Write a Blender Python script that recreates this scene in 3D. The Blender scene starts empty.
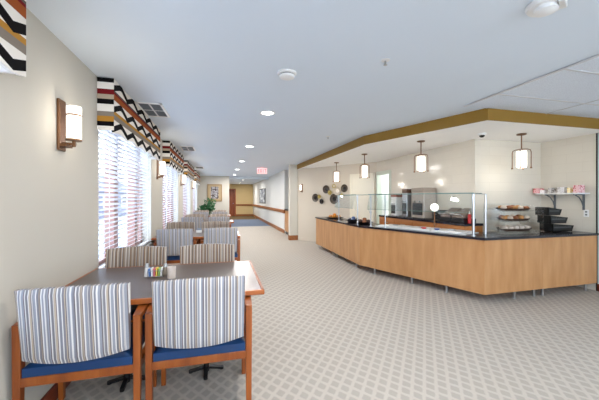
import bpy, math, random
from mathutils import Vector, Matrix, Euler
random.seed(7)
PI = math.pi
scene = bpy.context.scene
COL = scene.collection
H = 1.40; F = 299.5; HY = 198.5
TH = math.atan(77.5 / F); CT, ST = math.cos(TH), math.sin(TH)
CEIL = 2.54; SOF = 2.39; WX = -1.13          # ceiling, soffit, left wall

# ------------------------------------------------------------ measuring helper: sight line onto a real plane
def ray(px, py):
    a = (px - F) / F
    return Vector((0, 0, H)), Vector((a * CT + ST, -a * ST + CT, (HY - py) / F))
def on_plane(px, py, p, n):
    o, d = ray(px, py); p = Vector(p); n = Vector(n)
    return o + d * ((p - o).dot(n) / d.dot(n))
def on_z(px, py, z): return on_plane(px, py, (0, 0, z), (0, 0, 1))

# ------------------------------------------------------------ mesh builder
class MB:
    def __init__(s): s.v = []; s.f = []; s.m = Matrix.Identity(4)
    def add(s, vs, fs):
        b = len(s.v); s.v += [s.m @ Vector(v) for v in vs]; s.f += [tuple(b + i for i in f) for f in fs]; return s
    def box(s, x0, x1, y0, y1, z0, z1, rot=None):
        if x0 > x1: x0, x1 = x1, x0
        if y0 > y1: y0, y1 = y1, y0
        if z0 > z1: z0, z1 = z1, z0
        vs = [Vector(v) for v in ((x0,y0,z0),(x1,y0,z0),(x1,y1,z0),(x0,y1,z0),(x0,y0,z1),(x1,y0,z1),(x1,y1,z1),(x0,y1,z1))]
        if rot is not None:
            c = Vector(((x0+x1)/2, (y0+y1)/2, (z0+z1)/2)); R = Euler(rot).to_matrix()
            vs = [c + R @ (v - c) for v in vs]
        return s.add(vs, [(0,3,2,1),(4,5,6,7),(0,1,5,4),(1,2,6,5),(2,3,7,6),(3,0,4,7)])
    def hexa(s, lo, hi):        # bottom quad / top quad, both counter-clockwise
        return s.add(list(lo) + list(hi), [(0,3,2,1),(4,5,6,7),(0,1,5,4),(1,2,6,5),(2,3,7,6),(3,0,4,7)])
    def bar(s, p, q, w, h, up=(0, 0, 1)):
        p, q = Vector(p), Vector(q); d = (q - p).normalized(); u = Vector(up)
        if abs(d.dot(u)) > .98: u = Vector((0, 1, 0))
        a = d.cross(u).normalized() * w / 2; b = a.cross(d).normalized() * h / 2
        return s.hexa([p-a-b, p+a-b, p+a+b, p-a+b][::-1], [q-a-b, q+a-b, q+a+b, q-a+b][::-1])
    def cyl(s, p, q, r, r2=None, n=16):
        p, q = Vector(p), Vector(q); r2 = r if r2 is None else r2
        d = (q - p).normalized(); u = Vector((1, 0, 0)) if abs(d.x) < .8 else Vector((0, 1, 0))
        a = d.cross(u).normalized(); b = d.cross(a)
        vs = [p + (a*math.cos(t)+b*math.sin(t))*r for t in [2*PI*i/n for i in range(n)]]
        vs += [q + (a*math.cos(t)+b*math.sin(t))*r2 for t in [2*PI*i/n for i in range(n)]]
        return s.add(vs, [(i, (i+1) % n, n+(i+1) % n, n+i) for i in range(n)] + [tuple(range(n))[::-1], tuple(range(n, 2*n))])
    def tube(s, pts, r, n=8):
        pts = [Vector(p) for p in pts]; N = len(pts); rings = []
        u = None
        for i, p in enumerate(pts):
            d = (pts[min(i+1, N-1)] - pts[max(i-1, 0)]).normalized()
            if u is None:
                u = Vector((0, 0, 1)) if abs(d.z) < .8 else Vector((1, 0, 0))
            a = d.cross(u).normalized(); b = a.cross(d).normalized(); u = b
            rings.append([p + (a*math.cos(2*PI*k/n)+b*math.sin(2*PI*k/n))*r for k in range(n)])
        vs = [v for rg in rings for v in rg]; fs = []
        for i in range(N-1):
            for k in range(n): fs.append((i*n+k, i*n+(k+1) % n, (i+1)*n+(k+1) % n, (i+1)*n+k))
        fs += [tuple(range(n))[::-1], tuple(range((N-1)*n, N*n))]
        return s.add(vs, fs)
    def lathe(s, prof, c=(0, 0, 0), n=24, sx=1, sy=1):
        vs = []; fs = []; c = Vector(c)
        for r, z in prof:
            for k in range(n): vs.append(c + Vector((r*sx*math.cos(2*PI*k/n), r*sy*math.sin(2*PI*k/n), z)))
        for i in range(len(prof)-1):
            for k in range(n): fs.append((i*n+k, i*n+(k+1) % n, (i+1)*n+(k+1) % n, (i+1)*n+k))
        fs += [tuple(range(n))[::-1], tuple(range((len(prof)-1)*n, len(prof)*n))]
        return s.add(vs, fs)
    def prism(s, poly, z0, z1):
        n = len(poly)
        vs = [(x, y, z0) for x, y in poly] + [(x, y, z1) for x, y in poly]
        return s.add(vs, [(i, (i+1) % n, n+(i+1) % n, n+i) for i in range(n)] + [tuple(range(n))[::-1], tuple(range(n, 2*n))])
    def grid(s, fn, nu, nv, thick=None):   # closed sheet: fn(u,v,side) -> point
        vs = []; fs = []
        for sd in (0, 1):
            for i in range(nu+1):
                for j in range(nv+1): vs.append(fn(i/nu, j/nv, sd))
        M = (nu+1)*(nv+1); ix = lambda i, j, sd: sd*M + i*(nv+1)+j
        for i in range(nu):
            for j in range(nv):
                fs.append((ix(i,j,0), ix(i+1,j,0), ix(i+1,j+1,0), ix(i,j+1,0)))
                fs.append((ix(i,j,1), ix(i,j+1,1), ix(i+1,j+1,1), ix(i+1,j,1)))
        for i in range(nu):
            fs.append((ix(i,0,0), ix(i,0,1), ix(i+1,0,1), ix(i+1,0,0)))
            fs.append((ix(i,nv,0), ix(i+1,nv,0), ix(i+1,nv,1), ix(i,nv,1)))
        for j in range(nv):
            fs.append((ix(0,j,0), ix(0,j+1,0), ix(0,j+1,1), ix(0,j,1)))
            fs.append((ix(nu,j,0), ix(nu,j,1), ix(nu,j+1,1), ix(nu,j+1,0)))
        return s.add(vs, fs)
    def build(s, name, m, parent=None, smooth=False, bevel=0, loc=None):
        me = bpy.data.meshes.new(name); me.from_pydata([tuple(v) for v in s.v], [], s.f); me.update()
        import bmesh
        bm = bmesh.new(); bm.from_mesh(me); bmesh.ops.recalc_face_normals(bm, faces=bm.faces); bm.to_mesh(me); bm.free()
        for mm in (m if isinstance(m, (list, tuple)) else [m]): me.materials.append(mm)
        if smooth:
            me.shade_smooth(); me.set_sharp_from_angle(angle=math.radians(40))
        o = bpy.data.objects.new(name, me); COL.objects.link(o)
        if bevel:
            b = o.modifiers.new('bevel', 'BEVEL'); b.width = bevel; b.segments = 2; b.limit_method = 'ANGLE'
        if parent is not None: o.parent = parent
        if loc is not None: o.location = loc
        return o

def tag(o, label=None, cat=None, group=None, kind=None):
    if label: o['label'] = label
    if cat: o['category'] = cat
    if group: o['group'] = group
    if kind: o['kind'] = kind
    return o
def empty(name, loc, rz=0, label=None, cat=None, group=None):
    o = bpy.data.objects.new(name, None); COL.objects.link(o); o.empty_display_size = .1
    o.location = loc; o.rotation_euler = (0, 0, rz); return tag(o, label, cat, group)
def copy_tree(o, parent=None):
    c = o.copy(); COL.objects.link(c); c.parent = parent
    for ch in [x for x in bpy.data.objects if x.parent == o]: copy_tree(ch, c)
    return c
def struct(mb, name, m, parent=None, **k):
    o = mb.build(name, m, parent, **k)
    if parent is None: o['kind'] = 'structure'
    return o

# ------------------------------------------------------------ materials
def srgb(r, g, b):
    f = lambda c: (c/255/12.92) if c/255 <= .04045 else ((c/255+.055)/1.055)**2.4
    return (f(r), f(g), f(b), 1)
class NT:
    def __init__(s, name):
        s.mat = bpy.data.materials.new(name); s.mat.use_nodes = True; s.t = s.mat.node_tree
        s.b = s.t.nodes['Principled BSDF']
    def n(s, typ, **k):
        x = s.t.nodes.new(typ)
        for a, v in k.items(): setattr(x, a, v)
        return x
    def l(s, a, b): s.t.links.new(a, b)
    def put(s, v, sock):
        if isinstance(v, bpy.types.NodeSocket): s.l(v, sock)
        else: sock.default_value = v
    def math(s, op, a, b=None, c=None):
        x = s.n('ShaderNodeMath', operation=op); s.put(a, x.inputs[0])
        if b is not None: s.put(b, x.inputs[1])
        if c is not None: s.put(c, x.inputs[2])
        return x.outputs[0]
    def mix(s, fac, a, b, mode='MIX'):
        x = s.n('ShaderNodeMix', data_type='RGBA', blend_type=mode); s.put(fac, x.inputs[0]); s.put(a, x.inputs[6]); s.put(b, x.inputs[7])
        return x.outputs[2]
    def coords(s, kind='Object'):
        return s.n('ShaderNodeTexCoord').outputs[kind]
    def sep(s, v):
        x = s.n('ShaderNodeSeparateXYZ'); s.l(v, x.inputs[0]); return x.outputs
    def comb(s, a, b, c):
        x = s.n('ShaderNodeCombineXYZ'); s.put(a, x.inputs[0]); s.put(b, x.inputs[1]); s.put(c, x.inputs[2]); return x.outputs[0]
    def noise(s, v, scale, detail=2):
        x = s.n('ShaderNodeTexNoise'); s.l(v, x.inputs['Vector']); x.inputs['Scale'].default_value = scale; x.inputs['Detail'].default_value = detail
        return x.outputs['Fac']
    def ramp(s, fac, stops, const=False):
        x = s.n('ShaderNodeValToRGB'); r = x.color_ramp
        if const: r.interpolation = 'CONSTANT'
        while len(r.elements) < len(stops): r.elements.new(.5)
        for e, (p, c) in zip(r.elements, stops): e.position = p; e.color = c
        s.l(fac, x.inputs[0]); return x.outputs[0]
    def bump(s, h, strength=.2, dist=.01):
        x = s.n('ShaderNodeBump'); x.inputs['Strength'].default_value = strength; x.inputs['Distance'].default_value = dist
        s.l(h, x.inputs['Height']); s.l(x.outputs[0], s.b.inputs['Normal'])
def mat(name, c, rough=.6, metal=0, var=.05, scale=6, bump=0, bscale=80, spec=None, coat=0):
    k = NT(name); co = k.coords()
    nz = k.noise(co, scale, 3)
    c2 = tuple(max(0, x*(1-var*2)) for x in c[:3]) + (1,)
    c1 = tuple(min(1, x*(1+var)) for x in c[:3]) + (1,)
    k.l(k.mix(nz, c1, c2), k.b.inputs['Base Color'])
    k.b.inputs['Roughness'].default_value = rough; k.b.inputs['Metallic'].default_value = metal
    if spec is not None: k.b.inputs['Specular IOR Level'].default_value = spec
    if coat: k.b.inputs['Coat Weight'].default_value = coat
    if bump: k.bump(k.noise(co, bscale, 2), bump, .003)
    return k.mat
def wood(name, c1, c2, axis='z', rough=.38, scale=1.0, ring=22):
    k = NT(name); x, y, z = k.sep(k.coords())
    st = {'z': k.comb(k.math('MULTIPLY', x, ring), k.math('MULTIPLY', y, ring), k.math('MULTIPLY', z, 1.6)),
          'x': k.comb(k.math('MULTIPLY', x, 1.6), k.math('MULTIPLY', y, ring), k.math('MULTIPLY', z, ring)),
          'y': k.comb(k.math('MULTIPLY', x, ring), k.math('MULTIPLY', y, 1.6), k.math('MULTIPLY', z, ring))}[axis]
    f = k.noise(st, scale, 4)
    k.l(k.ramp(f, [(.3, c1), (.7, c2)]), k.b.inputs['Base Color']); k.b.inputs['Roughness'].default_value = rough
    return k.mat
def emit(name, c, strength, base=(.9, .9, .88, 1)):
    k = NT(name); k.b.inputs['Base Color'].default_value = base
    k.b.inputs['Emission Color'].default_value = c; k.b.inputs['Emission Strength'].default_value = strength
    k.b.inputs['Roughness'].default_value = .4
    return k.mat
def glassmat(name, tint=(.92, .97, .96, 1), refl=.06):
    k = NT(name); t = k.t; out = [n for n in t.nodes if n.type == 'OUTPUT_MATERIAL'][0]
    a = k.n('ShaderNodeBsdfTransparent'); a.inputs[0].default_value = tint
    g = k.n('ShaderNodeBsdfGlossy'); g.inputs['Roughness'].default_value = .02
    lw = k.n('ShaderNodeLayerWeight'); lw.inputs[0].default_value = .25
    f = k.math('ADD', k.math('MULTIPLY', lw.outputs['Facing'], .35), refl)
    m = k.n('ShaderNodeMixShader'); k.l(f, m.inputs[0]); k.l(a.outputs[0], m.inputs[1]); k.l(g.outputs[0], m.inputs[2])
    k.l(m.outputs[0], out.inputs[0]); t.nodes.remove(k.b)
    return k.mat

M = {}
M['wall'] = mat('cream_wall_paint', srgb(192, 187, 176), .75, var=.015, scale=2, bump=.05, bscale=300)
M['white_wall'] = mat('white_wall_paint', srgb(222, 223, 220), .75, var=.015, scale=2)
M['serv_wall'] = mat('serving_wall_paint', srgb(208, 198, 182), .7, var=.015, scale=2)
M['tan_wall'] = mat('tan_wall_paint', srgb(214, 190, 140), .75, var=.02, scale=2)
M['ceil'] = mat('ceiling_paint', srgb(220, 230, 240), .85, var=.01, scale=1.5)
M['soffit'] = mat('soffit_paint', srgb(246, 244, 240), .85, var=.01, scale=1.5)
M['olive'] = mat('olive_beam_paint', srgb(146, 110, 34), .6, var=.03, scale=3)
M['base'] = wood('oak_base_stain', srgb(136, 80, 38), srgb(166, 104, 54), 'y', .45)
M['base_red'] = wood('cherry_base_stain', srgb(92, 34, 20), srgb(120, 50, 28), 'y', .45)
M['chairwood'] = wood('cherry_chair_wood', srgb(116, 54, 16), srgb(154, 84, 32), 'z', .32, 1.0, 14)
M['edgewood'] = wood('table_edge_wood', srgb(132, 66, 24), srgb(172, 98, 44), 'x', .3, 1.0, 14)
M['maple'] = wood('maple_counter_veneer', srgb(174, 124, 76), srgb(194, 146, 98), 'z', .42, 1.0, 9)
M['oakback'] = wood('back_cabinet_wood', srgb(168, 104, 52), srgb(196, 130, 72), 'y', .4, 1.0, 9)
M['doorwood'] = wood('door_wood', srgb(150, 70, 30), srgb(186, 98, 48), 'z', .4)
M['blue'] = mat('blue_vinyl_seat', srgb(14, 54, 98), .32, var=.06, scale=5)
M['black'] = mat('black_metal', srgb(18, 17, 18), .4, var=.1)
M['blackplastic'] = mat('black_plastic', srgb(14, 14, 15), .35, var=.1)
M['worktop'] = mat('dark_worktop_laminate', srgb(38, 36, 44), .18, var=.15, scale=60)
M['steel'] = mat('brushed_steel', srgb(190, 192, 194), .28, 1, var=.05, scale=20)
M['pansteel'] = mat('bright_steel_pan', srgb(232, 233, 232), .35, .35, var=.04, scale=12)
M['bronze'] = mat('bronze_lamp_metal', srgb(124, 88, 60), .35, .8, var=.1, scale=20)
M['white'] = mat('white_plastic', srgb(236, 236, 234), .45, var=.02)
M['blind'] = mat('white_blind_slat', srgb(236, 236, 240), .5, var=.01)
M['mullion'] = mat('brick_red_window_frame', srgb(140, 104, 94), .6, var=.06, scale=10)
M['darkslot'] = mat('dark_slot', srgb(40, 40, 42), .7)
M['grille'] = mat('grey_grille', srgb(120, 124, 128), .5)
M['glass'] = glassmat('clear_glass', (.97, .99, 1, 1), .03)
M['guard'] = glassmat('guard_glass', (.95, .975, .97, 1), .03)
M['guard_edge'] = mat('green_glass_edge', srgb(120, 150, 144), .2, var=.05)
M['acrylic'] = glassmat('clear_acrylic', (.975, .985, .985, 1), .03)
M['lampglass'] = emit('frosted_lamp_glass', (1, .93, .82, 1), 1.1)
M['sconceglass'] = emit('sconce_lamp_glass', (1, .90, .78, 1), 1.0)
M['downlens'] = emit('downlight_lens', (1, .97, .92, 1), 6)
M['leaf'] = mat('plant_leaf', srgb(44, 112, 62), .45, var=.35, scale=9)
M['pot'] = mat('clay_pot', srgb(110, 74, 50), .6)
M['soil'] = mat('soil', srgb(48, 34, 26), .9)
M['rubber'] = mat('rubber_grey', srgb(60, 60, 60), .6)
M['bun'] = mat('baked_crust', srgb(196, 140, 82), .6, var=.2, scale=30)
M['muffin'] = mat('pastry_crust', srgb(150, 92, 56), .6, var=.25, scale=30)
M['orange'] = mat('orange_fruit_skin', srgb(226, 140, 30), .45, var=.1, scale=20)
M['tray'] = mat('dark_wicker_tray', srgb(66, 46, 36), .5, var=.25, scale=40)
M['doorwhite'] = mat('ivory_door_paint', srgb(236, 230, 212), .5, var=.01)
M['palegreen'] = mat('pale_green_frame', srgb(206, 214, 200), .5, var=.02)
M['terrace'] = mat('pale_terrace_paving', srgb(225, 226, 224), .9, var=.03, scale=.6)
M['outside'] = mat('outdoor_paving', srgb(140, 148, 160), .9, var=.15, scale=.6)

# table top laminate
M['laminate'] = mat('brown_laminate', srgb(88, 76, 72), .34, var=.08, scale=3)

# carpet: rounded grey checks on a pale ground
def carpet():
    k = NT('checked_carpet'); co = k.coords(); x, y, z = k.sep(co); a = .052
    nz = k.noise(co, 30, 2)
    wx = k.math('ADD', x, k.math('MULTIPLY', nz, .012)); 
    cell = lambda e: k.math('ABSOLUTE', k.math('SUBTRACT', k.math('FRACT', k.math('ADD', k.math('DIVIDE', e, 2*a), 500.0)), .5))
    yk = k.math('MULTIPLY', y, .76)
    du, dv = cell(k.math('ADD', wx, yk)), cell(k.math('SUBTRACT', wx, yk))
    s = k.math('SUBTRACT', k.math('ADD', .37, k.math('MULTIPLY', k.noise(co, 22, 2), .12)), k.math('SMOOTH_MAX', du, dv, .2))
    f = k.n('ShaderNodeMapRange'); f.interpolation_type = 'SMOOTHSTEP'; k.l(s, f.inputs[0]); f.inputs[1].default_value = .0; f.inputs[2].default_value = .16
    fine = k.noise(co, 260, 2)
    big = k.noise(co, .9, 3)
    c = k.mix(f.outputs[0], srgb(204, 198, 189), srgb(180, 175, 168))
    c = k.mix(k.math('MULTIPLY', fine, .45), c, srgb(140, 131, 119))
    c = k.mix(k.math('MULTIPLY', big, .22), c, srgb(176, 164, 146))
    k.l(c, k.b.inputs['Base Color']); k.b.inputs['Roughness'].default_value = .95
    k.b.inputs['Specular IOR Level'].default_value = .1
    k.bump(k.math('ADD', fine, k.math('MULTIPLY', f.outputs[0], .6)), .35, .006)
    return k.mat
M['carpet'] = carpet()
M['bluecarpet'] = mat('slate_blue_carpet', srgb(118, 130, 150), .95, var=.12, scale=14, bump=.3, bscale=200, spec=.1)
M['browncarpet'] = mat('brown_hall_carpet', srgb(112, 94, 70), .95, var=.15, scale=14, bump=.3, bscale=200, spec=.1)

# striped chair fabric, stripes run upright across the local x axis
def stripes(name, cols, off=0.0, freq=8.3):
    k = NT(name); co = k.coords(); x, y, z = k.sep(co)
    u = k.math('FRACT', k.math('ADD', k.math('MULTIPLY', x, freq), 10 + off))
    n = len(cols); pos = 0; stops = []
    tot = sum(w for w, c in cols)
    for w, c in cols: stops.append((pos / tot, c)); pos += w
    c = k.ramp(u, stops, True)
    u2 = k.math('FRACT', k.math('ADD', k.math('MULTIPLY', x, 31.0), 3.3))
    c = k.mix(k.math('MULTIPLY', k.math('GREATER_THAN', u2, .72), .35), c, srgb(84, 80, 84))
    c = k.mix(k.math('MULTIPLY', k.noise(co, 300, 1), .15), c, srgb(120, 112, 104))
    k.l(c, k.b.inputs['Base Color']); k.b.inputs['Roughness'].default_value = .9
    k.b.inputs['Specular IOR Level'].default_value = .15
    return k.mat
W_, G_, B_, T_, D_, K_ = srgb(210,208,205), srgb(122,121,128), srgb(138,141,152), srgb(172,157,141), srgb(104,95,96), srgb(146,122,100)
M['back_fabric'] = stripes('striped_fabric_cool', [(1.0,W_),(1.5,B_),(.6,D_),(.7,W_),(1.4,G_),(.5,W_),(1.2,T_),(.5,D_),(.8,W_),(1.6,B_),(.6,W_),(1.3,G_),(.6,T_),(.5,D_),(.7,W_),(1.2,B_)])
W2 = srgb(214,206,194)
M['front_fabric'] = stripes('striped_fabric_warm', [(.8,W2),(1.6,T_),(.7,K_),(.8,D_),(.7,W2),(1.4,K_),(.6,D_),(1.2,T_),(.6,W2),(1.5,K_),(.6,D_),(.8,W2),(1.3,T_),(.7,D_)], .2)

# valance cloth: straight bands + black zigzags through the white ones
def valance_mats():
    BK, WH, RD, TN, GR, GO, RU, DG = srgb(16,14,16), srgb(226,220,212), srgb(112,26,30), srgb(168,152,132), srgb(128,118,108), srgb(170,122,52), srgb(150,78,38), srgb(92,82,76)
    k = NT('banded_valance_cloth'); x, y, z = k.sep(k.coords())
    t = k.math('DIVIDE', k.math('MULTIPLY', z, -1), .49)
    base = k.ramp(t, [(0, WH), (.22, DG), (.255, RD), (.29, RU), (.41, WH), (.62, GO), (.69, GR), (.79, WH)], True)
    p = k.math('PINGPONG', y, .21)                       # 0.42 m repeat
    # asymmetric rounded zigzag
    w = k.math('MULTIPLY', k.math('SUBTRACT', k.math('SMOOTH_MIN', k.math('MULTIPLY', p, 1.0), .19, .04), .105), .72)
    tw = k.math('ADD', t, w)
    res = base
    for c0 in (.11, .52, .90):
        d = k.math('ABSOLUTE', k.math('SUBTRACT', tw, c0))
        res = k.mix(k.math('LESS_THAN', d, .058), res, BK)
    k.l(res, k.b.inputs['Base Color']); k.b.inputs['Roughness'].default_value = .9; k.b.inputs['Specular IOR Level'].default_value = .1
    e = NT('banded_valance_return_cloth'); x, y, z = e.sep(e.coords())
    t = e.math('DIVIDE', e.math('MULTIPLY', z, -1), .49)
    e.l(e.ramp(t, [(0,BK),(.08,WH),(.21,RD),(.31,TN),(.40,BK),(.50,WH),(.64,GR),(.73,GO),(.83,BK),(.92,WH)], True), e.b.inputs['Base Color'])
    e.b.inputs['Roughness'].default_value = .9; e.b.inputs['Specular IOR Level'].default_value = .1
    return k.mat, e.mat
M['val_front'], M['val_end'] = valance_mats()

def tile(name, swap):
    k = NT(name); co = k.coords(); x, y, z = k.sep(co)
    v = k.comb(y if swap else x, z, 0.0)
    b = k.n('ShaderNodeTexBrick'); k.l(v, b.inputs['Vector']); b.inputs['Scale'].default_value = 1
    b.inputs['Brick Width'].default_value = .46; b.inputs['Row Height'].default_value = .152; b.inputs['Mortar Size'].default_value = .0018
    b.inputs['Color1'].default_value = srgb(220, 213, 199); b.inputs['Color2'].default_value = srgb(217, 210, 196); b.inputs['Mortar'].default_value = srgb(209, 201, 187)
    k.l(b.outputs['Color'], k.b.inputs['Base Color']); k.b.inputs['Roughness'].default_value = .14
    k.b.inputs['Specular IOR Level'].default_value = .4
    h = k.math('ADD', k.math('MULTIPLY', b.outputs['Fac'], -.5), k.math('MULTIPLY', k.noise(co, 5, 2), 1.4))
    k.bump(h, .22, .02)
    return k.mat
M['tile_x'] = tile('glazed_wall_tile_crosswise', False); M['tile_y'] = tile('glazed_wall_tile_lengthwise', True)

def ceiltile():
    k = NT('speckled_ceiling_tile'); co = k.coords()
    f = k.noise(co, 120, 3)
    k.l(k.ramp(f, [(.35, srgb(206, 212, 222)), (.55, srgb(222, 229, 238))]), k.b.inputs['Base Color']); k.b.inputs['Roughness'].default_value = .9
    k.bump(f, .3, .004); return k.mat
M['ceiltile'] = ceiltile()

def painting(name, cols, sc):
    k = NT(name); co = k.coords('Generated')
    f = k.noise(co, sc, 4)
    k.l(k.ramp(f, cols), k.b.inputs['Base Color']); k.b.inputs['Roughness'].default_value = .5; return k.mat
M['art1'] = painting('abstract_dark_art', [(.36, srgb(40,34,36)), (.48, srgb(92,76,74)), (.55, srgb(196,196,200)), (.64, srgb(60,50,50))], 6)
M['art2'] = painting('snowy_landscape_art', [(.35, srgb(60,66,78)), (.48, srgb(130,140,152)), (.6, srgb(205,210,214))], 5)

# ============================================================ SETTING
YB = -4.6; YE = 24.4
# floors
struct(MB().box(-1.4, 5.8, YB-.2, 15.2, -.1, 0), 'floor', M['carpet'])
struct(MB().box(-1.4, 5.8, 15.2, 20.4, -.1, 0), 'floor', M['bluecarpet'])
struct(MB().box(-1.4, 5.8, 20.4, YE+4, -.1, 0), 'floor', M['browncarpet'])
struct(MB().box(-40, -1.4, -25, 60, -.5, -.3), 'ground', M['outside'])
struct(MB().box(-15, 20, -14, YB-.2, -.5, -.3), 'ground', M['terrace'])
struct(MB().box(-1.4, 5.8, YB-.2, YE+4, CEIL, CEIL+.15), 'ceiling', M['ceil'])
# suspended tile ceiling on the right, in front of the beam
GX = 2.88; BY = 3.06
struct(MB().box(GX, 5.5, YB, BY-.005, CEIL-.008, CEIL), 'ceiling', M['ceiltile'])
tb = MB()
tb.box(GX-.012, GX+.012, YB, BY-.01, CEIL-.016, CEIL-.004)
for xx in (GX+1.30, GX+2.6): tb.box(xx-.010, xx+.010, YB, BY-.01, CEIL-.014, CEIL-.004)
yy = 2.60
while yy > YB: tb.box(GX, 5.5, yy-.010, yy+.010, CEIL-.014, CEIL-.004); yy -= .65
struct(tb, 'trim_1', mat('ceiling_grid_metal', srgb(206, 206, 208), .5))

# left wall with window openings
WIN = [(-3.72, -1.52), (-.28, 1.86), (3.22, 5.38), (6.38, 8.55), (9.52, 11.72), (12.7, 14.9)]
Z0, Z1 = .68, 2.46; YW = 15.75
wl = MB(); prev = YB
for a, b in WIN:
    wl.box(WX-.2, WX, prev, a, 0, CEIL); wl.box(WX-.2, WX, a, b, 0, Z0); wl.box(WX-.2, WX, a, b, Z1, CEIL); prev = b
wl.box(WX-.2, WX, prev, YW+.15, 0, CEIL)
struct(wl, 'wall_left', M['wall'])
struct(MB().box(WX, WX+.018, YB, YW, 0, .11), 'baseboard_left', M['base_red'], bevel=.004)
# end wall beside the corridor mouth
struct(MB().box(WX-.2, .36, YW, YW+.15, 0, CEIL), 'wall_end', M['wall'])
struct(MB().box(WX+.02, .36, YW-.018, YW, 0, .11), 'baseboard_end', M['base'])
struct(MB().box(.21, .36, YW+.15, YE, 0, CEIL), 'wall_corridor_left', M['wall'])
# lowered strip at the corridor mouth
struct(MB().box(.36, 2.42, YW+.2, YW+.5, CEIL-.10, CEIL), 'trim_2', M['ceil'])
# far wall with door recess on the left
dl, dr = .42, 1.02
bw = MB().box(dr, 2.7, YE, YE+.15, 0, CEIL).box(.2, dr, YE, YE+.15, 2.16, CEIL).box(.2, dl-.02, YE, YE+.15, 0, 2.16)
bw.box(.2, 1.3, YE+2.2, YE+2.35, 0, CEIL).box(.15, .3, YE+.15, YE+2.2, 0, CEIL).box(dr, dr+.12, YE+.15, YE+2.2, 0, CEIL)
struct(bw, 'wall_far', M['tan_wall'])
dd = struct(MB().box(dl, dr-.04, YE+.4, YE+.45, 0, 2.1), 'door_1', M['doorwood'])
struct(MB().box(dl-.03, dl+.04, YE-.02, YE+.02, 0, 2.16).box(dr-.05, dr+.05, YE-.02, YE+.02, 0, 2.16).box(dl-.03, dr+.05, YE-.02, YE+.02, 2.08, 2.18), 'door_frame', M['doorwood'], dd)
struct(MB().cyl((dr-.14, YE+.36, 1.0), (dr-.14, YE+.4, 1.0), .025), 'door_knob', M['steel'], dd)
struct(MB().box(dr+.05, 2.42, YE-.02, YE, 0, .14), 'baseboard_far', M['base'])
# right corridor wall, cabinet recess and pillar
RX = 2.42
struct(MB().box(RX, RX+.15, 11.75, YE+.1, 0, CEIL).box(RX+.15, RX+.75, 11.75, 11.9, 0, CEIL), 'wall_corridor_right', M['white_wall'])
struct(MB().box(RX-.02, RX, 11.75, YE-.02, 0, .15), 'baseboard_corridor', M['base'], bevel=.004)
hr = MB().box(RX-.06, RX-.005, 11.6, YE-.06, .82, .95)
struct(hr, 'trim_3', M['base'], bevel=.01)
struct(MB().box(dr+.06, RX-.07, YE-.06, YE-.005, .82, .95), 'trim_4', M['base'], bevel=.01)
struct(MB().box(RX+.62, RX+.75, 9.95, 11.75, 0, CEIL), 'wall_recess', mat('grey_green_recess_paint', srgb(170, 178, 176), .7))
PX0, PX1, PY0, PY1 = 2.20, 2.47, 9.80, 10.0
struct(MB().box(PX0, PX1, PY0, PY1, 0, CEIL), 'wall_pillar', mat('pillar_paint', srgb(214, 210, 198), .7, var=.01))
struct(MB().box(PX0-.015, PX1+.01, PY0-.015, PY1+.01, 0, .16), 'baseboard_pillar', M['base'], bevel=.004)
struct(MB().box(PX1, RX+.75, 9.86, 10.0, 0, CEIL), 'wall_niche', M['white_wall'])
# diagonal wall with the plates (from pillar to tiled wall)
DA = Vector((PX1, 9.84, 0)); DB = Vector((4.07, 7.36, 0)); DD = (DB-DA).normalized(); DN = Vector((DD.y, -DD.x, 0))
if DN.y > 0: DN = -DN
def dpt(s, off=0, z=0): return DA + DD*s + DN*off + Vector((0, 0, z))
LEN = (DB-DA).length
mb = MB(); mb.hexa([dpt(0), dpt(LEN), dpt(LEN, -.15), dpt(0, -.15)], [dpt(0, 0, CEIL), dpt(LEN, 0, CEIL), dpt(LEN, -.15, CEIL), dpt(0, -.15, CEIL)])
struct(mb, 'wall_diagonal', M['serv_wall'])
mb = MB(); mb.hexa([dpt(0,.012), dpt(LEN,.012), dpt(LEN), dpt(0)], [dpt(0,.012,.1), dpt(LEN,.012,.1), dpt(LEN,0,.1), dpt(0,0,.1)])
struct(mb, 'baseboard_diagonal', M['serv_wall'])
# tiled walls A (along y), B (crosswise), C (along y)
AX, BYW, CX = 4.07, 4.09, 5.50
DY0, DY1 = 6.70, 7.32
struct(MB().box(AX, AX+.12, BYW, DY0, 0, CEIL).box(AX, AX+.12, DY0, DY1, 2.05, CEIL).box(AX, AX+.12, DY1, DB.y+.05, 0, CEIL), 'wall_kitchen', M['tile_y'])
struct(MB().box(AX+.12, CX+.15, BYW, BYW+.12, 0, CEIL), 'wall_serving', M['tile_x'])
struct(MB().box(CX, CX+.15, 3.27, BYW, 0, CEIL), 'wall_right', M['tile_y'])
struct(MB().box(CX, CX+.15, YB, 3.255, 0, CEIL), 'wall_right', mat('pale_blue_wall_paint', srgb(206, 216, 218), .7, var=.01))
struct(MB().box(CX-.012, CX+.15, 3.255, 3.27, 0, SOF+.02), 'trim_5', M['darkslot'])
struct(MB().box(CX-.018, CX, YB, 3.25, 0, .11), 'baseboard_right', M['base_red'], bevel=.004)
# little room behind the doorway
rm = MB().box(AX+.12, 5.8, 6.0, 6.1, 0, CEIL).box(AX+.12, 5.8, 7.9, 8.0, 0, CEIL).box(5.7, 5.8, 6.1, 7.9, 0, CEIL)
struct(rm, 'wall_back_room', M['white_wall'])
df = MB().box(AX-.02, AX+.13, DY0-.07, DY0+.02, 0, 2.12).box(AX-.02, AX+.13, DY1-.02, DY1+.03, 0, 2.12).box(AX-.02, AX+.13, DY0+.02, DY1-.02, 2.03, 2.12)
struct(df, 'trim_6', M['palegreen'], bevel=.004)
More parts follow.
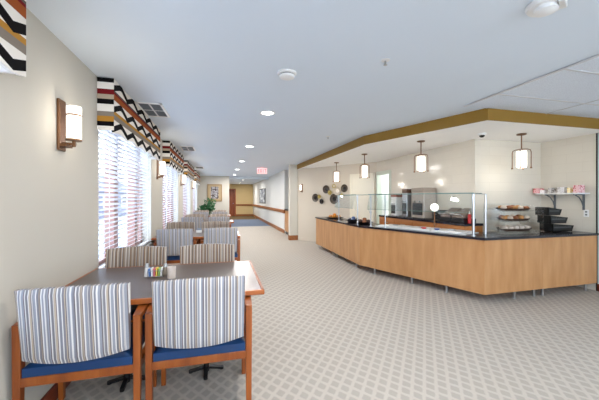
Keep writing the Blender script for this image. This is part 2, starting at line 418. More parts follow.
# back wall behind the viewer: openings added so sky light fills the room
wb = MB(); xs = [-1.13, -.55, 1.2, 1.5, 3.25, 3.55, 5.3, 5.5]
wb.box(-1.35, 5.65, YB-.2, YB, 2.3, CEIL).box(-1.35, 5.65, YB-.2, YB, 0, .5)
for i in range(0, 8, 2): wb.box(xs[i], xs[i+1], YB-.2, YB, .5, 2.3)
struct(wb, 'wall_back', M['wall'])

# soffit over the serving counter, olive fascia
K0, K1, K2, K3 = (CX, BY), (3.24, BY), (2.52, 4.99), (PX1, PY0)
poly = [K0, (CX, BYW), (AX, BYW), (AX, DB.y), (PX1+.02, 9.83), K3, K2, K1]
struct(MB().prism(poly[::-1], SOF, CEIL-.001), 'ceiling_soffit', M['soffit'])
fb = MB(); ft = .02; pts = [K0, K1, K2, K3]
off = [(CX, BY-ft), (3.24-ft*.75, BY-ft), (2.52-ft, 4.99-ft*.2), (PX1-ft, PY0)]
for i in range(3):
    a, b, c, d = pts[i], pts[i+1], off[i+1], off[i]
    fb.hexa([(*a, SOF-.004), (*b, SOF-.004), (*c, SOF-.004), (*d, SOF-.004)], [(*a, CEIL-.002), (*b, CEIL-.002), (*c, CEIL-.002), (*d, CEIL-.002)])
struct(fb, 'trim_7', M['olive'])

# ============================================================ WINDOWS + BLINDS + VALANCES
for i, (a, b) in enumerate(WIN):
    w = MB(); xo = WX-.15
    w.box(xo-.04, xo+.02, a, a+.05, Z0, Z1).box(xo-.04, xo+.02, b-.05, b, Z0, Z1).box(xo-.04, xo+.02, a, b, Z0, Z0+.05).box(xo-.04, xo+.02, a, b, Z1-.05, Z1)
    wn = struct(w, 'window_%d' % (i+1), M['mullion'])
    mu = MB()
    for f in (.33, .72): mu.box(WX-.17, WX-.07, a+(b-a)*f-.07, a+(b-a)*f+.07, Z0, Z1)
    struct(mu, 'mullion', M['mullion'], wn)
    struct(MB().box(xo-.012, xo-.006, a+.05, b-.05, Z0+.05, Z1-.05), 'pane', M['glass'], wn)
    struct(MB().box(WX-.15, WX+.02, a, b, Z0-.03, Z0+.0), 'sill', M['white'], wn, bevel=.004)
VL = ['striped valance nearest the camera, cut off by the upper left picture corner', 'banded zigzag valance over the big window beyond the nearest wall lamp',
      'banded valance over the second full window down the room', 'banded valance over the third window down the room', 'farthest small banded valance beside the picture wall']
BLN = ['white slatted blind beside the camera, outside the picture', 'tall white slatted blind in the big window by the nearest table', 'white slatted blind in the window beside the second table',
       'white slatted blind in the window beside the third table', 'farthest white slatted blind by the potted plant']
def make_blind():
    t = empty('window_blind', (0, 0, 0)); L = 2.10
    m = MB(); z = Z0+.06; 
    while z < Z1-.08:
        m.box(-.022, .022, .02, L, z-.0015, z+.0015, rot=(0, math.radians(-32), 0)); z += .05
    m.build('slat', M['blind'], t)
    MB().box(-.025, .025, .02, L, Z1-.06, Z1-.005).build('headrail', M['blind'], t)
    MB().box(-.02, .02, .02, L, Z0+.012, Z0+.035).build('bottom_rail', M['blind'], t)
    c = MB()
    for yy in (.3, .9, 1.5, 1.95): c.cyl((.024, yy, Z0+.02), (.024, yy, Z1-.02), .0025, n=6)
    c.build('ladder_cord', M['blind'], t)
    return t
def make_valance():
    t = empty('window_valance', (0, 0, 0)); L = 2.2; TOP = CEIL-.006; D = .14
    def fn(u, v, sd):
        y = L*u; zb = -.505
        ph = (y % .42)/.42; tri = (1-abs(2*ph-1)); zb += -.01+.03*tri
        return (D - (.02 if sd else 0), y, v*zb)
    m = MB().grid(fn, 84, 6); o = m.build('front_board', M['val_front'], t); o.location = (0, 0, TOP)
    for yy in (0, L-.02):
        o = MB().box(0, D-.0205, yy, yy+.02, -.49, 0).build('side_return', M['val_end'], t); o.location = (0, 0, TOP)
    o = MB().box(D-.021, D+.0005, -.0006, 0, -.49, 0).build('side_return', M['val_end'], t); o.location = (0, 0, TOP)
    MB().box(.0, D-.021, .02, L-.02, TOP-.02, TOP).build('top_board', M['white'], t)
    return t
bl0 = make_blind(); va0 = make_valance()
for n, i in enumerate((1, 2, 3, 4, 5)):
    b = bl0 if n == 0 else copy_tree(bl0); v = va0 if n == 0 else copy_tree(va0)
    b.location = (WX-.035, WIN[i][0]+.01, 0); tag(b, BLN[n], 'blind', 'white window blinds')
    b.scale = (1, (WIN[i][1]-WIN[i][0]-.03)/2.12, 1)
    v.location = (WX+.001, WIN[i][0]-.04, 0); tag(v, VL[n], 'valance', 'banded window valances')
    if n == 0: v.location.y = -.33

# ============================================================ LIGHT helper
def lamp(kind, loc, energy, color=(1, .95, .88), size=.15, rot=(0, 0, 0), parent=None, name='lamp', spot=None):
    d = bpy.data.lights.new(name, kind); d.energy = energy; d.color = color
    if kind == 'AREA': d.shape = 'DISK'; d.size = size
    elif kind in ('POINT', 'SPOT'): d.shadow_soft_size = size
    if spot: d.spot_size = spot; d.spot_blend = .6
    o = bpy.data.objects.new(name, d); COL.objects.link(o); o.location = loc; o.rotation_euler = rot
    if parent: o.parent = parent
    return o

# ---- recessed downlights
DL = [(.585, y) for y in (-3.9, -1.35, 1.3, 3.96, 6.6, 9.3, 12.0, 14.7)] + [(1.25, 18.6), (1.25, 22.2)] + [(3.0, -3.2), (3.0, -.9)]  # those above and behind the camera are unseen, added for flat fill
DN_ = ['added fill downlight behind the camera near the back openings', 'added fill downlight behind the camera over the aisle', 'added fill downlight almost above the camera',
      'largest recessed ceiling light, nearest in the aisle row', 'second recessed ceiling light along the aisle', 'third recessed ceiling light along the aisle', 'fourth recessed ceiling light along the aisle',
      'fifth recessed ceiling light, at the corridor mouth', 'first recessed light inside the far corridor', 'last recessed light, before the far tan wall', 'added fill downlight at right, by the back openings', 'added fill downlight at right behind the camera']
def make_down():
    t = empty('ceiling_light', (0, 0, 0))
    MB().lathe([(.085, 0), (.100, 0), (.102, -.006), (.085, -.010), (.080, -.004)]).build('trim_ring', M['white'], t, smooth=True)
    MB().lathe([(.0, -.001), (.079, -.001), (.079, -.005), (.0, -.007)]).build('lens', M['downlens'], t, smooth=True)
    return t
d0 = make_down()
for i, (x, y) in enumerate(DL):
    o = d0 if i == 0 else copy_tree(d0)
    o.location = (x, y, CEIL - (.0 if x < GX else .012)); tag(o, DN_[i], 'ceiling light', 'recessed ceiling lights')
    e = 17
    if y > 9: e = 30
    lamp('AREA', (x, y, CEIL-.03), e, (1, .96, .92), .16, name='downlight_lamp')

# ---- ceiling fittings
def detector(px, py, label):
    p = on_z(px, py, CEIL); t = empty('smoke_detector', p, .3, label, 'smoke detector')
    MB().lathe([(.085, 0), (.088, -.012), (.078, -.022), (.0, -.022)], n=32).build('base_ring', M['white'], t, smooth=True)
    MB().lathe([(.070, -.030), (.066, -.046), (.045, -.054), (.0, -.056)], n=32).build('cover', M['white'], t, smooth=True)
    MB().lathe([(.062, -.022), (.066, -.031), (.0, -.031)], n=32).build('sensing_slot', M['darkslot'], t, smooth=True)
detector(287, 72.5, 'round white smoke detector on the ceiling above the aisle, nearer the windows')
p = on_z(546, 3, CEIL); t = empty('smoke_alarm', p, .5, 'big white alarm unit at the top right picture edge', 'smoke detector')
MB().lathe([(.095, 0), (.10, -.012), (.09, -.03), (.0, -.03)], n=32).build('base_ring', M['white'], t, smooth=True)
MB().lathe([(.060, -.03), (.058, -.05), (.03, -.062), (.0, -.064)], n=32).build('sensor_head', M['white'], t, smooth=True)
MB().box(-.05, .05, -.09, -.06, -.045, -.012).build('strobe_lens', M['pansteel'], t, bevel=.005)
def sprinkler(px, py, label):
    p = on_z(px, py, CEIL); t = empty('sprinkler_head', p, 0, label, 'sprinkler', 'ceiling sprinklers')
    MB().lathe([(.035, 0), (.036, -.004), (.014, -.010), (.0, -.010)], n=20).build('escutcheon', M['white'], t, smooth=True)
    MB().cyl((0, 0, -.01), (0, 0, -.04), .008, n=10).build('nozzle', M['steel'], t, smooth=True)
    MB().cyl((0, 0, -.040), (0, 0, -.043), .016, n=14).build('deflector', M['steel'], t, smooth=True)
sprinkler(385.4, 60, 'small sprinkler head on the ceiling, the nearer one'); sprinkler(328, 136.5, 'small sprinkler head on the ceiling close to the olive beam')
def vent(x, y, label, sx=.30, sy=.62):
    t = empty('ceiling_vent', (x, y, CEIL), 0, label, 'vent', 'ceiling air vents')
    m = MB()
    m.box(-sx/2, sx/2, -sy/2, -sy/2+.03, -.010, 0).box(-sx/2, sx/2, sy/2-.03, sy/2, -.010, 0)
    m.box(-sx/2, -sx/2+.03, -sy/2, sy/2, -.010, 0).box(sx/2-.03, sx/2, -sy/2, sy/2, -.010, 0).box(-.01, .01, -sy/2, sy/2, -.009, 0).box(-sx/2, sx/2, -.01, .01, -.009, 0)
    m.build('frame', M['white'], t)
    g = MB()
    yy = -sy/2+.05
    while yy < sy/2-.04: g.box(-sx/2+.03, sx/2-.03, yy-.008, yy+.008, -.007, -.002, rot=(.5, 0, 0)); yy += .026
    g.build('louvre', M['grille'], t)
    MB().box(-sx/2+.02, sx/2-.02, -sy/2+.02, sy/2-.02, -.0018, 0).build('backing', M['darkslot'], t)
for px, py, lb in ((154, 110, 'white ceiling air vent just beyond the first big valance'), (188, 148.5, 'white ceiling air vent beside the second full window'), (199.5, 167.5, 'farthest ceiling air vent near the third window')):
    p = on_z(px, py, CEIL); vent(p.x, p.y, lb)
# dome camera
p = on_z(482, 133.5, SOF); t = empty('dome_camera', p, 0, 'white dome security camera under the serving soffit', 'security camera')
MB().lathe([(.055, 0), (.058, -.015), (.05, -.03), (.0, -.03)]).build('housing', M['white'], t, smooth=True)
MB().lathe([(.038, -.03), (.036, -.045), (.022, -.058), (.0, -.064)]).build('lens_dome', M['blackplastic'], t, smooth=True)
# exit sign
p = on_z(262, 167.2, CEIL); t = empty('exit_sign', p, 0, 'red EXIT sign hanging from the ceiling at the corridor mouth', 'exit sign')
W2_, H2_ = .36, .21
MB().box(-W2_/2, W2_/2, -.015, .015, -.03-H2_, -.03).build('face_plate', emit('exit_face', srgb(255, 170, 170), .55, srgb(240, 200, 200)), t, bevel=.004)
MB().box(-.05, .05, -.02, .02, -.03, 0).build('mount', M['white'], t)
lt = MB(); R_ = emit('exit_letter_red', srgb(235, 30, 40), .8, srgb(220, 30, 40))
def letter(ch, x0, w, z0, h, s=.014):
    y0, y1 = -.019, -.015
    if ch == 'E': lt.box(x0, x0+s, y0, y1, z0, z0+h); [lt.box(x0, x0+w, y0, y1, z0+k, z0+k+s) for k in (0, h/2-s/2, h-s)]
    if ch == 'X': lt.bar((x0, -.017, z0), (x0+w, -.017, z0+h), s, .004, (0, 1, 0)); lt.bar((x0+w, -.0171, z0), (x0, -.0171, z0+h), s, .004, (0, 1, 0))
    if ch == 'I': lt.box(x0+w/2-s/2, x0+w/2+s/2, y0, y1, z0, z0+h)
    if ch == 'T': lt.box(x0+w/2-s/2, x0+w/2+s/2, y0, y1, z0, z0+h); lt.box(x0, x0+w, y0, y1, z0+h-s, z0+h)
for i, ch in enumerate('EXIT'): letter(ch, -.15+i*.08, .058, -.03-H2_+.04, .13)
lt.build('lettering', R_, t)

# ---- wall sconces
def make_sconce():
    t = empty('wall_sconce', (0, 0, 0))      # origin: middle of plate on wall, lamp towards +x
    MB().box(0, .018, -.048, .048, -.19, .175).build('back_plate', M['bronze'], t, bevel=.004)
    MB().box(.018, .10, -.012, .012, -.150, -.130).box(.018, .06, -.05, .05, -.165, -.145).build('bracket', M['bronze'], t, bevel=.003)
    MB().cyl((.088, 0, -.16), (.088, 0, -.115), .012).cyl((.088, 0, -.118), (.088, 0, -.105), .050, n=28).build('lamp_holder', M['bronze'], t, smooth=True)
    MB().lathe([(.0, -.105), (.044, -.105), (.046, .13), (.041, .132), (.0, .132)], (.088, 0, 0), n=28).build('lamp_shade', M['sconceglass'], t, smooth=True)
    MB().lathe([(.0465, .062), (.049, .064), (.049, .072), (.0465, .074)], (.088, 0, 0), n=28).build('band', M['bronze'], t, smooth=True)
    return t
SL = ['large bronze wall sconce nearest the camera, lit frosted shade', 'bronze wall sconce between the first two big valances', 'bronze wall sconce beside the second full window', 'farthest bronze wall sconce on the window wall']
s0 = make_sconce()
for i, y in enumerate((2.52, 5.86, 9.03, 12.2)):
    o = s0 if i == 0 else copy_tree(s0)
    o.location = (WX, y, 1.935); tag(o, SL[i], 'wall lamp', 'bronze wall sconces')
    lamp('POINT', (WX+.25, y, 1.94), 1.8, (1, .9, .76), .06, name='sconce_lamp')
o = copy_tree(s0); pp = on_plane(302, 188, DA, DN); o.location = pp; o.rotation_euler = (0, 0, math.atan2(DN.y, DN.x)); o.scale = (.75, .75, .75)
tag(o, 'small lit wall sconce on the pale wall left of the dark plates', 'wall lamp', 'bronze wall sconces')

# ---- pendants
def make_pendant():
    t = empty('pendant_lamp', (0, 0, 0))
    MB().lathe([(.0, 0), (.065, 0), (.066, -.012), (.05, -.02), (.0, -.02)]).build('canopy', M['bronze'], t, smooth=True)
    MB().cyl((0, 0, -.02), (0, 0, -.23), .009, n=10).build('stem', M['bronze'], t, smooth=True)
    y = MB()
    for a in (PI/4, -PI/4):
        c, s = math.cos(a), math.sin(a)
        pts = [(-.118*c, -.118*s, -.52), (-.118*c, -.118*s, -.285), (-.108*c, -.108*s, -.252), (-.07*c, -.07*s, -.238), (0, 0, -.232), (.07*c, .07*s, -.238), (.108*c, .108*s, -.252), (.118*c, .118*s, -.285), (.118*c, .118*s, -.52)]
        y.tube(pts, .0065)
        for sg in (-1, 1): y.cyl((sg*.118*c, sg*.118*s, -.535), (sg*.118*c, sg*.118*s, -.515), .013, n=10)
    y.build('yoke', M['bronze'], t, smooth=True)
    MB().lathe([(.0, -.262), (.062, -.265), (.068, -.275), (.068, -.50), (.062, -.512), (.0, -.515)], n=32).build('lamp_shade', M['lampglass'], t, smooth=True)
    return t
p0 = make_pendant()
PEN = [(336.5, 162.5, 'pendant lamp farthest down the counter, above the dark wall plates'), (364.5, 154, 'pendant lamp in front of the ivory door'),
       (421, 141, 'pendant lamp above the middle of the glass sneeze guard'), (521.5, 134, 'largest pendant lamp, above the pastry display at right')]
for i, (px, py, lb) in enumerate(PEN):
    o = p0 if i == 0 else copy_tree(p0); p = on_z(px, py, SOF); o.location = p; o.rotation_euler = (0, 0, -TH)
    tag(o, 'bronze and frosted glass ' + lb, 'pendant lamp', 'pendant lamps over the counter')
    lamp('POINT', (p.x, p.y, SOF-.60), 3.0, (1, .93, .82), .07, name='pendant_bulb')

# ============================================================ TABLES
TX0, TX1 = -1.105, .298; TD = 1.02
def make_table():
    t = empty('dining_table', (0, 0, 0))         # origin at floor, centre of table
    hx, hy = (TX1-TX0)/2, TD/2
    MB().box(-hx+.022, hx-.022, -hy+.022, hy-.022, .732, .762).build('tabletop', M['laminate'], t)
    e = MB().box(-hx, hx, -hy, -hy+.0215, .728, .7625).box(-hx, hx, hy-.0215, hy, .728, .7625).box(-hx, -hx+.0215, -hy+.022, hy-.022, .728, .7625).box(hx-.0215, hx, -hy+.022, hy-.022, .728, .7625)
    e.build('wood_edging', M['edgewood'], t, bevel=.005)
    for sx in (-.29, .29):
        MB().cyl((sx, -.05, .0), (sx, -.05, .712), .022, n=20).cyl((sx, -.05, .14), (sx, -.05, .165), .045, n=20).build('pedestal_column', M['black'], t, smooth=True)
        MB().box(sx-.2, sx+.2, -.2, .2, .712, .731).build('mounting_plate', M['black'], t)
        b = MB()
        for a in range(4):
            an = a*PI/2; q = (sx+.12*math.cos(an), -.05+.12*math.sin(an), .012)
            b.bar((sx+.024*math.cos(an), -.05+.024*math.sin(an), .03), q, .03, .018); b.cyl((q[0], q[1], 0), (q[0], q[1], .02), .016, n=12)
        b.build('cross_foot', M['black'], t)
    return t
TC = [(-.413, 2.60), (-.40, 5.75), (-.38, 8.87), (-.38, 11.98)]
TLB = ['dining table nearest the camera with brown top, condiment caddy near its middle', 'second brown dining table from the camera, between striped chairs',
       'third brown dining table from the camera, beside the window wall', 'farthest brown dining table, in front of the potted plant']
t0 = make_table()
for i, (x, y) in enumerate(TC):
    o = t0 if i == 0 else copy_tree(t0); o.location = (x, y, 0); tag(o, TLB[i], 'table', 'dining tables along the windows')

# ============================================================ CHAIRS (local: faces +y, backrest at -y)
def make_chair():
    t = empty('dining_chair', (0, 0, 0)); w = .296
    for s in (-1, 1):
        MB().hexa([(s*w-.017, -.262, 0), (s*w+.017, -.262, 0), (s*w+.017, -.228, 0), (s*w-.017, -.228, 0)],
                  [(s*w-.021, -.260, .688), (s*w+.021, -.260, .688), (s*w+.021, -.205, .688), (s*w-.021, -.205, .688)]).build('leg', M['chairwood'], t, bevel=.004)
        MB().hexa([(s*w-.016, .205, 0), (s*w+.016, .205, 0), (s*w+.016, .24, 0), (s*w-.016, .24, 0)],
                  [(s*w-.019, .19, .66), (s*w+.019, .19, .66), (s*w+.019, .235, .66), (s*w-.019, .235, .66)]).build('leg', M['chairwood'], t, bevel=.004)
        def arm(u, v, sd, s=s):
            y = -.262 + .53*u; zc = .695 + .012*math.sin(PI*u) - .035*max(0, (u-.8)/.2)**2
            ww = .020 + .010*math.sin(PI*min(1, u*1.1))
            return (s*w + (v*2-1)*ww, y, zc + (.016 if sd else -.014))
        MB().grid(arm, 10, 3).build('armrest', M['chairwood'], t, bevel=.003)
        MB().box(s*w-.014, s*w+.014, -.24, .21, .368, .418).build('seat_rail', M['chairwood'], t, bevel=.003)
    for y in (-.245, .205): MB().box(-w+.015, w-.015, y-.012, y+.012, .368, .418).build('seat_rail', M['chairwood'], t, bevel=.003)
    def seat(u, v, sd):
        x = (u*2-1)*.272; y = -.255 + .51*v
        r = min(1, (1-abs(u*2-1))*7)*min(1, (1-abs(v*2-1))*7)
        return (x, y, .468 + .022*math.sqrt(max(0, r)) if sd else .42)
    MB().grid(seat, 24, 24).build('seat', M['blue'], t, smooth=True)
    def back(u, v, sd):
        a = u*2-1; x = a*(.262 + .008*v)
        bow = -.045*(1-a*a)            # wraps around the sitter: middle is furthest back
        y = -.262 + bow - (v-.1)*.045
        z = .522 + .392*v + .012*(1-a*a)*(v) - .020*(1-a*a)*(1-v)
        e = min(1, (1-abs(a))*9)*min(1, (1-abs(v*2-1))*9); th = .016 + .012*math.sqrt(max(0, e))
        return (x, y + (th if sd else -th), z)
    b = MB().grid(back, 24, 12)
    o = b.build('backrest', [M['back_fabric'], M['front_fabric']], t, smooth=True)
    for p in o.data.polygons:
        if p.normal.y > .3: p.material_index = 1
    for s in (-1, 1):
        MB().box(s*.285-.012, s*.285+.02*s+.012*(1 if s > 0 else -1), -.262, -.235, .50, .66).build('back_bracket', M['chairwood'], t) if False else None
    return t
c0 = make_chair()
TN_ = ['nearest', 'second', 'third', 'farthest']
rows = [ [(-.785, 2.215, 0), (-.128, 2.215, 0), (-.80, 2.93, PI), (-.14, 2.93, PI)],
         [(-.72, 5.36, 0), (-.02, 5.36, 0), (-.80, 6.14, PI), (-.12, 6.14, PI)],
         [(-.74, 8.48, 0), (-.08, 8.48, 0), (-.78, 9.26, PI), (-.10, 9.26, PI)],
         [(-.74, 11.59, 0), (-.08, 11.59, 0), (-.78, 12.37, PI), (-.10, 12.37, PI)] ]
side = ['seen from behind on the wall side of the %s table', 'seen from behind on the aisle side of the %s table', 'facing the camera on the wall side of the %s table', 'facing the camera on the aisle side of the %s table']
first = True
for r in range(4):
    for j, (x, y, rz) in enumerate(rows[r]):
        o = c0 if first else copy_tree(c0); first = False
        o.location = (x, y, 0); o.rotation_euler = (0, 0, rz)
        tag(o, 'striped armchair with blue seat, ' + side[j] % TN_[r], 'chair', 'striped dining chairs at the tables')

# ---- table things
TT = .763
def caddy(px, py, who, full=True):
    p = on_z(px, py, TT); t = empty('condiment_caddy', p, 0, 'wire caddy of coloured sweetener packets on the %s table' % who, 'caddy', 'condiment caddies')
    m = MB()
    for z in (.004, .05):
        m.tube([(-.055, -.035, z), (.055, -.035, z), (.055, .035, z), (-.055, .035, z), (-.055, -.035, z)], .0022, 6)
    for x, y in ((-.055, -.035), (.055, -.035), (.055, .035), (-.055, .035)): m.cyl((x, y, 0), (x, y, .05), .0022, n=6)
    m.box(-.055, .055, -.035, .035, .001, .003)
    m.build('wire_rack', M['steel'], t)
    cols = [(90, 130, 190), (236, 236, 236), (220, 120, 130), (235, 200, 90), (150, 190, 110), (236, 236, 236)]
    for k, c in enumerate(cols):
        x = -.045+k*.018
        tag(MB().box(x-.006, x+.006, -.028, .028, .004, .066 + .004*(k % 2), rot=(0, .12*(k-2.5)*.4, 0)).build('sweetener_packets', mat('packet_paper', srgb(*c), .6), None, loc=p), '%s sweetener packets in the caddy on the %s table' % (['blue', 'white left', 'pink', 'yellow', 'green', 'white right'][k], who), 'packets')
caddy(156, 276, 'nearest')
def shaker(px, py, name, label, body, top, hgt=.085):
    p = on_z(px, py, TT); t = empty(name, p, 0, label, 'shaker')
    MB().lathe([(.0, 0), (.021, 0), (.022, .004), (.017, hgt*.72), (.0, hgt*.72)]).build('body', body, t, smooth=True)
    MB().lathe([(.018, hgt*.72), (.018, hgt*.86), (.012, hgt), (.0, hgt)]).build('cap', top, t, smooth=True)
shaker(147, 276.5, 'salt_shaker', 'white tapered salt shaker left of the packets on the nearest table', M['white'], M['steel'], .105)
shaker(165.5, 275, 'pepper_shaker', 'glass pepper shaker right of the packets on the nearest table', mat('pepper_glass', srgb(150, 140, 126), .15), M['steel'], .095)
p = on_z(171.5, 278, TT)
tag(MB().lathe([(.0, 0), (.030, 0), (.034, .09), (.031, .09), (.028, .006), (.0, .006)]).build('paper_cup', mat('cream_paper', srgb(226, 214, 204), .6), loc=p, smooth=True), 'cream cup between the two far chairs on the nearest table', 'cup')
p = on_z(199, 232.5, TT)
t = empty('condiment_caddy', p, 0, 'pale condiment caddy on the second table, seen between the striped chairs', 'caddy', 'condiment caddies')
MB().box(-.05, .05, -.03, .03, 0, .045).build('holder', M['white'], t, bevel=.004)
MB().box(-.04, .04, -.02, .02, .045, .08).build('packet_row', mat('blue_grey_packets', srgb(140, 150, 165), .6), t)

# ============================================================ POTTED PLANT
t = empty('potted_plant', (-.62, 14.75, 0), 0, 'bushy green plant in a pot before the framed picture', 'plant')
MB().lathe([(.0, 0), (.17, 0), (.22, .40), (.24, .42), (.24, .46), (.20, .46), (.20, .42), (.0, .42)]).build('pot', M['pot'], t, smooth=True)
MB().lathe([(.0, .42), (.19, .42), (.19, .435), (.0, .44)]).build('soil', M['soil'], t)
st = MB(); lf = MB(); rnd = random.Random(3)
for k in range(34):
    a = rnd.uniform(0, 2*PI); r = rnd.uniform(.08, .40); zt = rnd.uniform(.85, 1.42) - r*.35
    tip = Vector((r*math.cos(a), r*math.sin(a), zt)); st.tube([(0, 0, .43), (tip.x*.4, tip.y*.4, zt*.7), tip], .006, 5)
    for j in range(9):
        c = tip + Vector((rnd.uniform(-.13, .13), rnd.uniform(-.13, .13), rnd.uniform(-.15, .09)))
        R = Euler((rnd.uniform(-1, 1), rnd.uniform(-1, 1), rnd.uniform(0, 6.3))).to_matrix(); L = rnd.uniform(.05, .085)
        pts = [R @ Vector(q) for q in ((-L, 0, 0), (-.3*L, .5*L, .012), (.5*L, .38*L, .01), (L, 0, -.02), (.5*L, -.38*L, .01), (-.3*L, -.5*L, .012))]
        lf.add([c+q for q in pts], [(0, 1, 2, 3, 4, 5)])
st.build('stem', M['leaf'], t); lf.build('foliage', M['leaf'], t)

# framed pictures
a = on_plane(207.3, 184.2, (0, YW, 0), (0, 1, 0)); b = on_plane(222, 201.5, (0, YW, 0), (0, 1, 0))
x0, x1, z0, z1 = a.x, b.x, b.z, a.z
t = empty('framed_picture', ((x0+x1)/2, YW, z0), 0, 'gold framed dark picture on the wall above the plant', 'picture')
hw = (x1-x0)/2; hh = z1-z0; fw = .05
MB().box(-hw, hw, -.035, -.0, 0, fw).box(-hw, hw, -.035, 0, hh-fw, hh).box(-hw, -hw+fw, -.035, 0, fw, hh-fw).box(hw-fw, hw, -.035, 0, fw, hh-fw).build('frame', mat('antique_gold_frame', srgb(150, 122, 82), .45, .3), t, bevel=.004)
MB().box(-hw+fw, hw-fw, -.015, -.005, fw, hh-fw).build('mat_board', mat('tan_mat_board', srgb(176, 154, 118), .8), t)
MB().box(-hw+.17, hw-.17, -.02, -.0155, .14, hh-.12).build('print', M['art1'], t)
a = on_plane(259.2, 203.5, (RX, 0, 0), (1, 0, 0)); b = on_plane(266.5, 184, (RX, 0, 0), (1, 0, 0))
y0, y1 = min(a.y, b.y), max(a.y, b.y); z0 = 1.12; z1 = 2.0
t = empty('framed_picture', (RX, (y0+y1)/2, z0), 0, 'large grey landscape picture on the right corridor wall', 'picture')
hw = min((y1-y0)/2, 1.3); hh = z1-z0
MB().box(-.035, 0, -hw, hw, 0, .04).box(-.035, 0, -hw, hw, hh-.04, hh).box(-.035, 0, -hw, -hw+.04, .04, hh-.04).box(-.035, 0, hw-.04, hw, .04, hh-.04).build('frame', M['black'], t)
MB().box(-.02, -.004, -hw+.04, hw-.04, .04, hh-.04).build('print', M['art2'], t)

# recess cabinet beside the corridor
t = empty('recess_cabinet', (RX+.30, 10.9, 0), 0, 'wooden cabinet with black top in the recess beside the pillar', 'cabinet')
MB().box(-.30, .28, -.80, .80, .12, .93).build('body', M['maple'], t)
MB().box(-.32, .29, -.82, .82, .93, .985).build('worktop', M['blackplastic'], t, bevel=.004)
MB().box(-.26, .26, -.78, .78, 0, .12).build('plinth', M['blackplastic'], t)

# ============================================================ WALL PLATES on the diagonal wall
def plate(px, py, rpx, label, col, off, ring=False):
    c = on_plane(px, py, DA, DN); k = 1.06*rpx/F * (c.x*ST + c.y*CT)
    t = empty('wall_plate', c + DN*off, math.atan2(DN.y, DN.x)+PI/2, label, 'plate', 'decorative plates on the wall')
    # lathe about local -y (out of the wall)
    Mx = Matrix.Rotation(PI/2, 4, 'X')
    m = MB(); m.m = Mx
    if ring:
        m.tube([(k*.8*math.cos(a), k*.8*math.sin(a), .012) for a in [2*PI*i/20 for i in range(21)]], k*.2, 8); m.build('rim', col, t, smooth=True)
        m = MB(); m.m = Mx; m.lathe([(0, 0), (k*.8, 0), (k*.8, .006), (0, .006)]).build('disc', M['serv_wall'], t)
        return
    m.lathe([(.0, 0), (k*.55, 0), (k, .022), (k, .028), (k*.62, .008), (k*.55, .006), (.0, .006)], n=28); m.build('rim', col[0], t, smooth=True)
    m = MB(); m.m = Mx; m.lathe([(.0, .0065), (k*.46, .0065), (k*.40, .016), (.0, .018)], n=24); m.build('boss', col[1], t, smooth=True)
DKP = (mat('dark_glazed_plate', srgb(84, 72, 60), .4, var=.4, scale=40), mat('dark_plate_centre', srgb(26, 22, 22), .3))
YLP = (mat('mustard_plate', srgb(186, 166, 92), .4, var=.1), mat('mustard_centre', srgb(160, 140, 70), .4))
WHP = (mat('ivory_plate', srgb(196, 184, 166), .35, var=.04), mat('ivory_centre', srgb(238, 230, 218), .3))
plate(315.8, 197.8, 3.9, 'dark round plate farthest left on the pale wall', DKP, .002)
plate(326.6, 189.4, 3.9, 'dark round plate at upper left of the wall group', DKP, .002)
plate(344.8, 188.2, 3.7, 'dark round plate farthest right, half behind the white plate', DKP, .002)
plate(334.5, 198.9, 4.9, 'largest dark round plate, lowest in the middle of the group', DKP, .002)
plate(322.6, 201.4, 2.4, 'small black plate at the lower left of the group', (DKP[1], DKP[1]), .03)
plate(321.0, 196.6, 1.9, 'small mustard plate between the two left dark plates', YLP, .06)
plate(331.2, 192.6, 2.3, 'small mustard plate in the middle of the wall group', YLP, .05)
plate(343.3, 195.2, 1.8, 'small mustard plate under the right dark plate', YLP, .05)
plate(338.7, 190.9, 4.1, 'white round plate in front of the dark ones', WHP, .06)
plate(336.0, 186.2, 2.1, 'small gold ring plate at the top of the group', YLP[0], .09, True)

# door on diagonal wall
sa = (on_plane(350.5, 198, DA, DN)-DA).dot(DD); sb = (on_plane(375, 198, DA, DN)-DA).dot(DD)
def dbox(mb, s0, s1, o0, o1, z0, z1):
    return mb.hexa([dpt(s0, o0, z0), dpt(s1, o0, z0), dpt(s1, o1, z0), dpt(s0, o1, z0)], [dpt(s0, o0, z1), dpt(s1, o0, z1), dpt(s1, o1, z1), dpt(s0, o1, z1)])
dr2 = struct(dbox(MB(), sa+.04, sb-.04, 0, .025, .005, 2.04), 'door_2', M['doorwhite'])
m = MB(); dbox(m, sa, sa+.05, 0, .04, 0, 2.09); dbox(m, sb-.05, sb, 0, .04, 0, 2.09); dbox(m, sa, sb, 0, .04, 2.04, 2.10)
struct(m, 'door_frame', M['doorwhite'], dr2)
struct(dbox(MB(), sb-.13, sb-.09, .025, .07, 1.0, 1.04), 'door_handle', M['steel'], dr2)
t = None

# ============================================================ SERVING COUNTER
P0 = Vector((CX, 3.26)); P1 = Vector((3.37, 3.23)); P2 = Vector((2.56, 5.28)); P3 = Vector((2.58, 8.10))
def inset(a, b, d):
    t_ = (b-a).normalized(); n = Vector((-t_.y, t_.x)); return n*d if False else Vector((t_.y, -t_.x))*d
